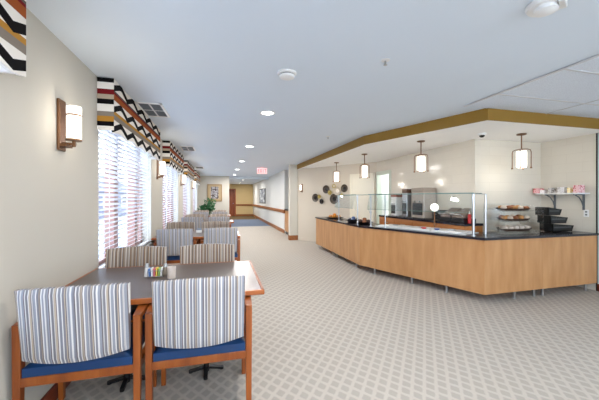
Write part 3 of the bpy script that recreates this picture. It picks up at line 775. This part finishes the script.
# path P0->P1->P2->P3 ; inward side = +x/+y
def isect(p, d, q, e):
    den = d.x*e.y-d.y*e.x; s = ((q-p).x*e.y-(q-p).y*e.x)/den; return p+d*s
segs = [(P0, P1), (P1, P2), (P2, P3)]
def offs(d):
    L = []
    for a, b in segs:
        t_ = (b-a).normalized(); n = Vector((t_.y, -t_.x)); L.append((a+n*d, t_))
    pts = [Vector((CX-.002, L[0][0].y + L[0][1].y*0)), isect(L[0][0], L[0][1], L[1][0], L[1][1]), isect(L[1][0], L[1][1], L[2][0], L[2][1])]
    pts.append(L[2][0] + L[2][1]*(P3-P2).length); return pts
out_ = offs(0); DEP = .55; inn = offs(DEP)
over = offs(-.022); inn2 = offs(DEP+.01)
CB, CTP = .12, .845
over[0].x = CX-.003; inn[0].x = inn2[0].x = out_[0].x = CX-.003
over[3].y += .022; inn2[3].y += .022
wt = MB()
for i in range(3):
    a, b, c, d = over[i], over[i+1], inn2[i+1], inn2[i]
    wt.hexa([(a.x,a.y,CTP), (b.x,b.y,CTP), (c.x,c.y,CTP), (d.x,d.y,CTP)], [(a.x,a.y,CTP+.034), (b.x,b.y,CTP+.034), (c.x,c.y,CTP+.034), (d.x,d.y,CTP+.034)])
tag(wt.build('serving_worktop', M['worktop']), 'continuous dark worktop running over the light wood serving counter', 'worktop')
WT = CTP+.035
def unit(a, b, c, d, label, legs):
    t = empty('counter_unit', (a.x, a.y, 0), 0, label, 'cabinet', 'wood counter units')
    o = Vector((a.x, a.y)); A, B, C_, D_2 = a-o, b-o, c-o, d-o
    fn = (B-A).normalized(); nn = Vector((fn.y, -fn.x))
    g = fn*.0012
    MB().hexa([(*(A+g), CB), (*(B-g), CB), (*(B-g+nn*.02), CB), (*(A+g+nn*.02), CB)], [(*(A+g), CTP-.001), (*(B-g), CTP-.001), (*(B-g+nn*.02), CTP-.001), (*(A+g+nn*.02), CTP-.001)]).build('front_panel', M['maple'], t)
    A2, B2 = A+g+nn*.0205, B-g+nn*.0205
    MB().hexa([(*A2, CB+.02), (*B2, CB+.02), (*C_, CB+.02), (*D_2, CB+.02)], [(*A2, CTP-.001), (*B2, CTP-.001), (*C_, CTP-.001), (*D_2, CTP-.001)]).build('body', M['oakback'], t)
    for s in legs:
        for dd_ in (.075, .46):
            p = A + fn*s + nn*dd_
            MB().cyl((p.x, p.y, .008), (p.x, p.y, CB+.02), .018, n=14).cyl((p.x, p.y, 0), (p.x, p.y, .010), .024, n=14).build('leg', M['steel'], t, smooth=True)
    return t
def lerp(a, b, f): return a+(b-a)*f
fB = (CX-4.40)/(CX-P1.x)
unit(out_[0], lerp(out_[0], out_[1], fB), lerp(inn[0], inn[1], fB), inn[0], 'wood counter unit against the right wall, under the black bins', [.13, 1.0])
q0, q1 = lerp(out_[0], out_[1], fB), lerp(inn[0], inn[1], fB)
unit(q0, out_[1], inn[1], q1, 'wood counter unit left of the wall unit, ending at the near corner', [.07, .43])
L12 = (out_[2]-out_[1]).length
unit(out_[1], out_[2], inn[2], inn[1], 'long slanted wood counter unit in the middle of the servery', [.55, 1.13, 1.9])
fC = .52
q2, q3 = lerp(out_[2], out_[3], fC), lerp(inn[2], inn[3], fC)
unit(out_[2], q2, q3, inn[2], 'wood counter unit just past the bend, under the round dishes', [.30, 1.36])
unit(q2, out_[3], inn[3], q3, 'wood counter unit at the far end near the plates', [.08, .18, 1.25])

# ---- points on the worktop: s along segment (0..1) and d inward
def wp(i, f, d, z=0):
    a, b = segs[i]; t_ = (b-a).normalized(); n = Vector((t_.y, -t_.x)); p = a+(b-a)*f+n*d; return Vector((p.x, p.y, z))
def seg_ang(i):
    a, b = segs[i]; t_ = (b-a).normalized(); return math.atan2(t_.y, t_.x)
# steel food wells sunk in the middle unit
t = empty('food_well', wp(1, .50, .305, WT), seg_ang(1), 'long bright steel food well set in the slanted counter', 'food well')
LW = L12*.74/2
MB().box(-LW, LW, -.205, .205, 0, .012).build('steel_surround', M['pansteel'], t, bevel=.003)
for k in range(3):
    x = -LW+.06+k*(2*LW-.08)/3; w_ = (2*LW-.2)/3
    MB().box(x, x+w_, -.18, .18, .0125, .03).build('pan_lid', M['pansteel'], t, bevel=.006)
    MB().box(x+w_/2-.05, x+w_/2+.05, -.012, .012, .0305, .05).build('lid_handle', M['steel'], t, bevel=.005)
# sneeze guards
TOPZ = 1.472
def guard(i, fs, label, low=.27, d0=.03, d1=.075):
    f0, f1 = fs[0], fs[-1]
    t = empty('sneeze_guard', wp(i, f0, 0, WT), 0, label, 'sneeze guard', 'glass sneeze guards')
    o = wp(i, f0, 0, WT)
    L = lambda f, d, z: wp(i, f, d, z)-o
    for k, f in enumerate(fs):
        pr_ = .017 if (i == 1 and k == 0) else .011
        MB().cyl(L(f, d1, WT), L(f, d1, TOPZ-.006), pr_, n=12).build('post', M['steel'], t, smooth=True)
        if i == 1 and k == 0:
            MB().cyl(L(f, d1+.38, WT), L(f, d1+.38, TOPZ-.006), .014, n=12).build('post', M['steel'], t, smooth=True)
            MB().bar(L(f, d0, TOPZ-.008), L(f, d1+.385, TOPZ-.008), .012, .012).build('end_rail', M['steel'], t)
        MB().cyl(L(f, d1, WT), L(f, d1, WT+.008), .032, n=16).build('post_flange', M['steel'], t, smooth=True)
        MB().tube([L(f, d1, TOPZ-.20), L(f, (d0+d1)/2, TOPZ-.07), L(f, d0+.03, TOPZ-.012)], .007, 8).build('support_arm', M['steel'], t, smooth=True)
    def slab(mb, a, b, c, d, n): mb.hexa([a, b, c, d], [a+n, b+n, c+n, d+n])
    m = MB(); up = Vector((0, 0, .008)); slab(m, L(f0-.01, d0, TOPZ), L(f1+.01, d0, TOPZ), L(f1+.01, d1+.20, TOPZ), L(f0-.01, d1+.20, TOPZ), up); m.build('top_glass', M['guard'], t)
    MB().bar(L(f0-.012, d0, TOPZ+.002), L(f1+.012, d0, TOPZ+.002), .010, .016).bar(L(f0-.012, d1+.20, TOPZ+.002), L(f1+.012, d1+.20, TOPZ+.002), .008, .010).build('top_rail', M['guard_edge'], t)
    m = MB(); n = (L(f0, d0+.006, TOPZ)-L(f0, d0, TOPZ)); dz = TOPZ-low
    slab(m, L(f0, d0-.06, dz), L(f1, d0-.06, dz), L(f1, d0, TOPZ-.01), L(f0, d0, TOPZ-.01), n); m.build('front_glass', M['guard'], t)
    MB().bar(L(f0, d0-.06, dz), L(f1, d0-.06, dz), .008, .006).build('glass_edge', M['guard_edge'], t)
    for f, nm in ((f0, 'end_glass'), (f1, 'end_glass')):
        m = MB(); nn = (L(f+.003, 0, 0)-L(f, 0, 0)); slab(m, L(f, d0-.04, dz+.02), L(f, d1-.03, dz-.06), L(f, d1-.03, TOPZ-.01), L(f, d0+.01, TOPZ-.01), nn); m.build(nm, M['guard'], t)
    return t
guard(1, (.078, .755, .905), 'long glass sneeze guard with steel posts over the slanted counter')
guard(2, (.09, .45), 'shorter glass sneeze guard at the bend over the round dishes')
# slanted tall glass at the far part
# glowing globe on a bronze stand
p = wp(1, .45, .52, WT); t = empty('glowing_globe', p, 0, 'round glowing globe behind the long sneeze guard', 'lamp')
MB().lathe([(.0, 0), (.05, 0), (.05, .012), (.012, .02), (.010, .30), (.0, .30)]).build('stand', M['bronze'], t, smooth=True)
pr = [(max(.0, .066*math.sin(a)), .37-.066*math.cos(a)) for a in [PI*i/14 for i in range(15)]]
MB().lathe(pr).build('globe', M['lampglass'], t, smooth=True)

# dishes with food at the far leg
def dish(i, f, d, name, label, r, fruit, fcols, names, h=.06, n_=7, body=None, fr=.035, cat='bowl'):
    c = wp(i, f, d, WT)
    MBo = MB().lathe([(.0, 0), (r*.6, 0), (r, h), (r*.96, h), (r*.58, .012), (.0, .012)], n=28).build(name, body or M['steel'], loc=c, smooth=True)
    tag(MBo, label, cat)
    rnd = random.Random(int(f*1000)+i)
    for k in range(n_):
        if k == 0: x = y = 0; z = .016+fr*1.9
        else:
            a = 2*PI*k/(n_-1); x, y, z = r*.48*math.cos(a), r*.48*math.sin(a), .014+fr*.9
        pr = [(max(0, fr*math.sin(a_)), -fr*.85*math.cos(a_)) for a_ in [PI*q/9 for q in range(10)]]
        tag(MB().lathe(pr, n=14, sx=1.15).build(fruit, fcols[k % len(fcols)], loc=c+Vector((x, y, z+.004)), smooth=True),
            label=names, cat=fruit.replace('_', ' '), group=names)
dish(2, .74, .28, 'oval_platter', 'wide dark platter of orange rolls near the counter far end', .25, 'bread_roll', [M['orange'], M['bun']], 'golden rolls heaped on the far platter', .03, 7, M['tray'], .042, 'platter')
dish(2, .30, .25, 'steel_bowl', 'round steel bowl left of the flat dark dish', .18, 'wrapped_roll', [mat('blue_grey_wrap', srgb(90, 110, 150), .4), M['blackplastic']], 'blue and dark wrapped rolls in the steel bowl', .06, 7, M['steel'], .038)
dish(2, .12, .27, 'round_dish', 'flat dark round dish near the bend of the counter', .19, 'pastry', [M['muffin'], M['tray']], 'brown pastries in the flat dark dish', .04, 7, M['blackplastic'], .04, 'dish')

# ---- back counter on wall A
t = empty('back_counter', (3.72, 3.93, 0), 0, 'low orange wood cabinet run with dark top against the tiled wall', 'cabinet')
BT = 1.0
MB().box(0, .345, 0, 2.66, 0, BT-.04).build('body', M['oakback'], t)
MB().box(-.015, .348, -.01, 2.67, BT-.04, BT).build('worktop', M['worktop'], t, bevel=.003)
for k in range(4):
    f = MB().box(-.018, -.001, .02+k*.66, .64+k*.66, .75, .93).build('drawer', M['oakback'], t, bevel=.003)
    MB().box(-.035, -.019, .25+k*.66, .41+k*.66, .84, .855).build('drawer_handle', M['steel'], f)
    MB().box(-.018, -.001, .02+k*.66, .64+k*.66, .10, .73).build('cupboard_door', M['oakback'], t, bevel=.003)
def bx(name, label, cat, px, X, w, d, h, m, z0=None, extra=None, group=None):
    z0 = BT+.001 if z0 is None else z0
    p = on_plane(px, 200, (X, 0, 0), (1, 0, 0)); o = MB().box(-d/2, d/2, -w/2, w/2, 0, h).build(name, m, loc=(X, p.y, z0), bevel=.006)
    return tag(o, label, cat, group)
def appliance(name, label, cat, px, w, d, h, mbody, mtop, detail):
    X = 3.90; p = on_plane(px, 200, (X-d/2, 0, 0), (1, 0, 0)); t = empty(name, (X, p.y, BT+.0015), 0, label, cat)
    MB().box(-d/2, d/2, -w/2, w/2, .012, h*.86).build('body', mbody, t, bevel=.008)
    MB().box(-d/2-.006, d/2-.01, -w/2-.004, w/2+.004, h*.86, h).build('top', mtop, t, bevel=.01)
    for sx in (-1, 1):
        for sy in (-1, 1): MB().cyl((sx*(d/2-.03), sy*(w/2-.03), 0), (sx*(d/2-.03), sy*(w/2-.03), .013), .012, n=10).build('foot', M['blackplastic'], t)
    detail(t, w, d, h); return t
def d_machine(t, w, d, h):
    MB().box(-d/2-.012, -d/2-.001, -w*.38, w*.38, h*.12, h*.5).build('drip_panel', M['blackplastic'], t)
    for k in (-1, 1): MB().cyl((-d/2-.03, k*w*.2, h*.55), (-d/2-.001, k*w*.2, h*.55), .015, n=10).build('spout', M['steel'], t)
appliance('ice_dispenser', 'large beige-grey dispenser box on the back counter by the tiled wall', 'dispenser', 417.5, .40, .28, .61, mat('taupe_plastic', srgb(176, 164, 152), .45), mat('taupe_top', srgb(150, 138, 126), .45), d_machine)
appliance('coffee_brewer', 'brown and silver coffee brewer left of the grey dispenser', 'coffee maker', 404.5, .17, .26, .60, M['steel'], mat('brown_hopper', srgb(92, 62, 44), .4), d_machine)
appliance('juice_machine', 'small silver juice machine with red top at the back counter far end', 'drink machine', 393.5, .20, .24, .50, M['white'], mat('red_brown_top', srgb(150, 84, 60), .4), d_machine)
# panini presses / griddles
def d_press(t, w, d, h):
    MB().bar((-d/2-.03, -w*.3, h*1.02), (-d/2-.03, w*.3, h*1.02), .016, .016).build('press_handle', M['blackplastic'], t)
for k, px in enumerate((452, 463)):
    pass
def press(y, label):
    t = empty('contact_grill', (3.88, y, BT+.0015), 0, label, 'grill', 'contact grills')
    MB().box(-.13, .13, -.13, .13, 0, .07).build('base', M['blackplastic'], t, bevel=.008)
    o = MB().hexa([(-.13, -.125, .075), (.11, -.125, .095), (.11, .125, .095), (-.13, .125, .075)], [(-.12, -.12, .12), (.12, -.12, .24), (.12, .12, .24), (-.12, .12, .12)]).build('lid', mat('grey_brown_lid', srgb(120, 106, 96), .35, .3), t, bevel=.012)
    MB().tube([(-.12, -.11, .11), (-.17, -.11, .14), (-.17, .11, .14), (-.12, .11, .11)], .009, 8).build('lid_handle', M['steel'], t, smooth=True)
press(4.13, 'grey lidded contact grill nearest the corner post'); press(4.41, 'grey lidded contact grill farther from the corner post')
t = empty('toaster', (3.88, 4.67, BT+.0015), 0, 'black toaster beside the contact grills on the back counter', 'toaster')
MB().box(-.10, .10, -.11, .11, .01, .19).build('body', M['blackplastic'], t, bevel=.025)
MB().box(-.06, .06, -.09, -.02, .185, .1925).box(-.06, .06, .02, .09, .185, .1925).build('bread_slot', M['steel'], t)
MB().box(-.125, -.10, -.015, .015, .10, .12).build('lever', M['steel'], t)
t = empty('red_condiment_bottle', (3.84, 3.965, BT+.0015), 0, 'small red squeeze bottle behind the corner guard post', 'bottle')
MB().lathe([(.0, 0), (.026, 0), (.026, .13), (.012, .15), (.0, .15)]).build('body', mat('red_plastic', srgb(190, 30, 34), .35), t, smooth=True)
MB().lathe([(.012, .15), (.010, .16), (.004, .195), (.0, .195)]).build('nozzle', M['white'], t, smooth=True)

# ---- pastry display on the right worktop
pc = wp(0, .575, .34, WT)
t = empty('pastry_display', pc, 0, 'clear acrylic pastry display with three slanted shelves beside the black bins', 'display case')
WD, DDp, HH = .365, .18, .46
MB().box(WD-.006, WD, -DDp, DDp, .01, HH-.08).build('side_panel', M['acrylic'], t); MB().box(-WD, -WD+.006, -DDp, DDp, .01, HH-.08).build('side_panel', M['acrylic'], t)
MB().hexa([(WD-.006, -DDp, HH-.1), (WD, -DDp, HH-.1), (WD, DDp, HH-.02), (WD-.006, DDp, HH-.02)], [(WD-.006, -DDp, HH-.094), (WD, -DDp, HH-.094), (WD, DDp, HH-.014), (WD-.006, DDp, HH-.014)]).build('side_edge', M['acrylic'], t)
MB().box(-WD, WD, DDp-.006, DDp, .01, HH-.02).build('back_panel', M['acrylic'], t)
MB().box(-WD, WD, -DDp, DDp, 0, .009).build('base_panel', M['acrylic'], t)
for k in range(3):
    z = .03+.15*k; hs = DDp-.008
    MB().hexa([(-WD+.007, -hs, z), (WD-.007, -hs, z), (WD-.007, hs, z+.03), (-WD+.007, hs, z+.03)], [(-WD+.007, -hs, z+.005), (WD-.007, -hs, z+.005), (WD-.007, hs, z+.035), (-WD+.007, hs, z+.035)]).build('shelf', M['acrylic'], t)
lev = ['bottom', 'middle', 'top']
for k in range(3):
    z = WT+.037+.15*k; c = Vector((pc.x-.02-.01*k, pc.y-.03, z+.012))
    rr = .32 if k != 1 else .30
    o = MB().lathe([(.0, 0), (.85, 0), (1.0, .030), (.97, .030), (.83, .006), (.0, .006)], n=32, sx=rr, sy=.115).build('oval_tray', M['tray'], loc=c, smooth=True); o.rotation_euler = (.083, 0, 0)
    tag(o, 'dark oval tray on the %s shelf of the pastry display' % lev[k], 'tray', 'trays in the pastry display')
    rnd = random.Random(k+11)
    for q in range(9):
        x = -.22+.105*(q % 5) + (.045 if q > 4 else 0); y = -.04 if q < 5 else .04
        w_, h_ = rnd.uniform(.040, .047), rnd.uniform(.028, .038)
        pr = [(max(0, w_*math.sin(a_)), h_*(1-math.cos(a_))*.9) for a_ in [PI*s/8 for s in range(9)]]
        mm = [M['muffin'], M['bun'], mat('sugar_dusted_crust', srgb(214, 196, 176), .6)][(q+k) % 3] if k != 0 else mat('pale_crust', srgb(206, 190, 174), .6, var=.1, scale=40)
        b_ = MB().lathe(pr, n=14, sx=1, sy=.95).build('pastry', mm, loc=c+Vector((x, y, .010+.083*y)), smooth=True)
        tag(b_, 'small pastry lying on the %s tray of the display' % lev[k], 'pastry', 'pastries on the %s tray' % lev[k])
# ---- stepped black bins
for k in range(3):
    bx_, by_ = wp(0, .25, .34, 0).x, wp(0, .25, .34, 0).y
    t = empty('black_bin', (bx_+.19-.085*k, by_+.0, WT+.006+k*.128), 0, ['lowest and widest black bin beside the pastry display', 'middle black bin of the stepped stack', 'top black bin of the stepped stack'][k], 'bin', 'black stacking bins')
    L_ = .215-.04*k; m = MB(); w = .012
    m.hexa([(-L_, -.10, 0), (L_-.03, -.10, 0), (L_-.03, .10, 0), (-L_, .10, 0)], [(-L_, -.10, .01), (L_-.03, -.10, .01), (L_-.03, .10, .01), (-L_, .10, .01)])
    m.box(-L_, -L_+w, -.10, .10, .0, .124)
    m.hexa([(L_-.04, -.10, 0), (L_-.03, -.10, 0), (L_-.03, .10, 0), (L_-.04, .10, 0)], [(L_, -.10, .09), (L_+.012, -.10, .09), (L_+.012, .10, .09), (L_, .10, .09)])
    for yy in (-.10, .09): m.hexa([(-L_, yy, 0), (L_-.03, yy, 0), (L_-.03, yy+.01, 0), (-L_, yy+.01, 0)], [(-L_, yy, .124), (L_-.01, yy, .09), (L_-.01, yy+.01, .09), (-L_, yy+.01, .124)])
    m.build('body', M['blackplastic'], t)
    MB().box(-L_+.02, L_-.05, -.104, -.101, .055, .075).build('label_rim', mat('grey_rim', srgb(70, 72, 76), .3), t)

# ---- shelf on right wall
SZ = 1.49
t = empty('wall_shelf', (CX, 3.35, SZ), 0, 'white wall shelf on grey brackets at the right tiled wall', 'shelf')
MB().box(-.26, -.002, 0, .64, -.022, 0).build('board', M['white'], t, bevel=.003)
for yy in (.08, .50):
    m = MB().box(-.02, -.002, yy-.012, yy+.012, -.27, -.023).box(-.22, -.02, yy-.012, yy+.012, -.036, -.023)
    m.tube([(-.02, yy, -.22), (-.05, yy, -.14), (-.11, yy, -.07), (-.19, yy, -.035)], .008, 8)
    m.build('bracket', mat('dark_bracket_metal', srgb(104, 110, 116), .4, .3), t)
SH = [(536.5, .10, .085, (206, 60, 66), 'red lettered small carton at the left end of the wall shelf'), (542.5, .07, .05, (230, 214, 214), 'low pale carton beside the red one on the wall shelf'),
      (550, .055, .085, (120, 112, 108), 'small dark grey carton on the wall shelf'), (561.0, .10, .09, (176, 170, 170), 'wide grey carton in the middle of the wall shelf'),
      (569, .045, .08, (220, 180, 60), 'narrow yellow carton on the wall shelf'), (576.5, .085, .115, (196, 84, 90), 'tall pink and red carton at the right end of the wall shelf')]
for px, w, h, c, lb in SH:
    X = CX-.15; p = on_plane(px, 190, (X-.05, 0, 0), (1, 0, 0))
    k = NT('carton_print'); co = k.coords(); f = k.noise(co, 30, 1)
    k.l(k.ramp(f, [(.40, srgb(*c)), (.5, srgb(*[min(255, int(v*.35+165)) for v in c]))]), k.b.inputs['Base Color']); k.b.inputs['Roughness'].default_value = .5
    t = empty('carton', (X, p.y, SZ+.0008), 0, lb, 'carton', 'cartons on the wall shelf')
    MB().box(-.06, .06, -w/2, w/2, 0, h).build('box_body', k.mat, t, bevel=.002)
    MB().box(-.055, .055, -w/2+.004, w/2-.004, h, h+.002).build('box_flap', M['white'], t)
# outlet
p = on_plane(581, 225.8, (CX, 0, 0), (1, 0, 0))
t = empty('wall_outlet', (CX, 3.40, 1.17), 0, 'white outlet plate on the tile under the wall shelf', 'outlet')
MB().box(-.006, 0, -.035, .035, -.055, .055).build('cover_plate', M['white'], t, bevel=.002)
MB().box(-.0075, -.006, -.015, .015, .01, .035).box(-.0075, -.006, -.015, .015, -.035, -.01).build('socket', M['grille'], t)

# small red and blue serving pieces on the food well
for f_, c_, nm, lb in ((.44, (200, 40, 44), 'ladle_rest', 'small red ladle rest on the steel food well'), (.34, (60, 84, 150), 'napkin_holder', 'small blue napkin holder on the steel food well')):
    q = wp(1, f_, .16, WT+.031)
    tag(MB().lathe([(.0, 0), (.030, 0), (.042, .012), (.040, .022), (.020, .014), (.0, .014)], n=20).build(nm, mat(nm+'_plastic', srgb(*c_), .35), loc=q, smooth=True), lb, 'serving piece')
# building across the yard, seen through the blinds
t = empty('neighbouring_building', (-9.5, 16, -.3), 0, 'blue-grey building outside, seen between the blind slats', 'building')
SLT = mat('slate_blue_siding', srgb(78, 86, 102), .8, var=.1, scale=3)
MB().box(-6, 0, -13, 22, 0, 2.5).build('wall', SLT, t)
MB().hexa([(-6.3, -13.3, 2.5), (.4, -13.3, 2.5), (.4, 22.3, 2.5), (-6.3, 22.3, 2.5)], [(-3.2, -10, 4.3), (-2.8, -10, 4.3), (-2.8, 19, 4.3), (-3.2, 19, 4.3)]).build('roof', mat('dark_shingle_roof', srgb(62, 64, 72), .9, var=.2, scale=8), t)
for k in range(7):
    f_ = MB().box(.0, .04, -11+k*4.6, -9.4+k*4.6, .9, 2.0).build('window', M['white'], t); MB().box(.041, .05, -10.9+k*4.6, -9.5+k*4.6, 1.0, 1.9).build('pane', M['darkslot'], f_)

# ============================================================ LIGHTS + WORLD
lamp('POINT', (4.9, 7.0, 2.0), 22, (.95, 1, .98), .1, name='back_room_lamp')
w = bpy.data.worlds.new('sky'); scene.world = w; w.use_nodes = True; nt = w.node_tree
bg = nt.nodes['Background']; bg.inputs[1].default_value = 6.6
tc = nt.nodes.new('ShaderNodeTexCoord'); sp = nt.nodes.new('ShaderNodeSeparateXYZ'); nt.links.new(tc.outputs['Generated'], sp.inputs[0])
rp = nt.nodes.new('ShaderNodeValToRGB'); nt.links.new(sp.outputs[2], rp.inputs[0])
e = rp.color_ramp.elements; e[0].position = .0; e[0].color = (.80, .88, 1.0, 1); e[1].position = .6; e[1].color = (.62, .78, 1.0, 1)
nt.links.new(rp.outputs[0], bg.inputs[0])
def portal(loc, rot, sx, sy):
    d = bpy.data.lights.new('portal', 'AREA'); d.shape = 'RECTANGLE'; d.size = sx; d.size_y = sy; d.cycles.is_portal = True
    o = bpy.data.objects.new('portal', d); COL.objects.link(o); o.location = loc; o.rotation_euler = rot
for a, b in WIN: portal((WX-.21, (a+b)/2, (Z0+Z1)/2), (0, -PI/2, 0), Z1-Z0, b-a)
portal((2.1, YB-.25, 1.4), (PI/2, 0, 0), 6.6, 1.8)

# ============================================================ CAMERA
cd = bpy.data.cameras.new('camera'); cam = bpy.data.objects.new('camera', cd); COL.objects.link(cam); scene.camera = cam
cd.sensor_width = 36; cd.sensor_fit = 'HORIZONTAL'; cd.lens = 36*F/599; cd.clip_start = .05; cd.clip_end = 200
cam.location = (0, 0, H); cam.rotation_euler = (PI/2, 0, -TH); cd.shift_y = -(200-HY)/599
vs = scene.view_settings; vs.view_transform = 'Standard'; vs.look = 'None'; vs.gamma = 1; vs.use_curve_mapping = False; vs.exposure = 0.88
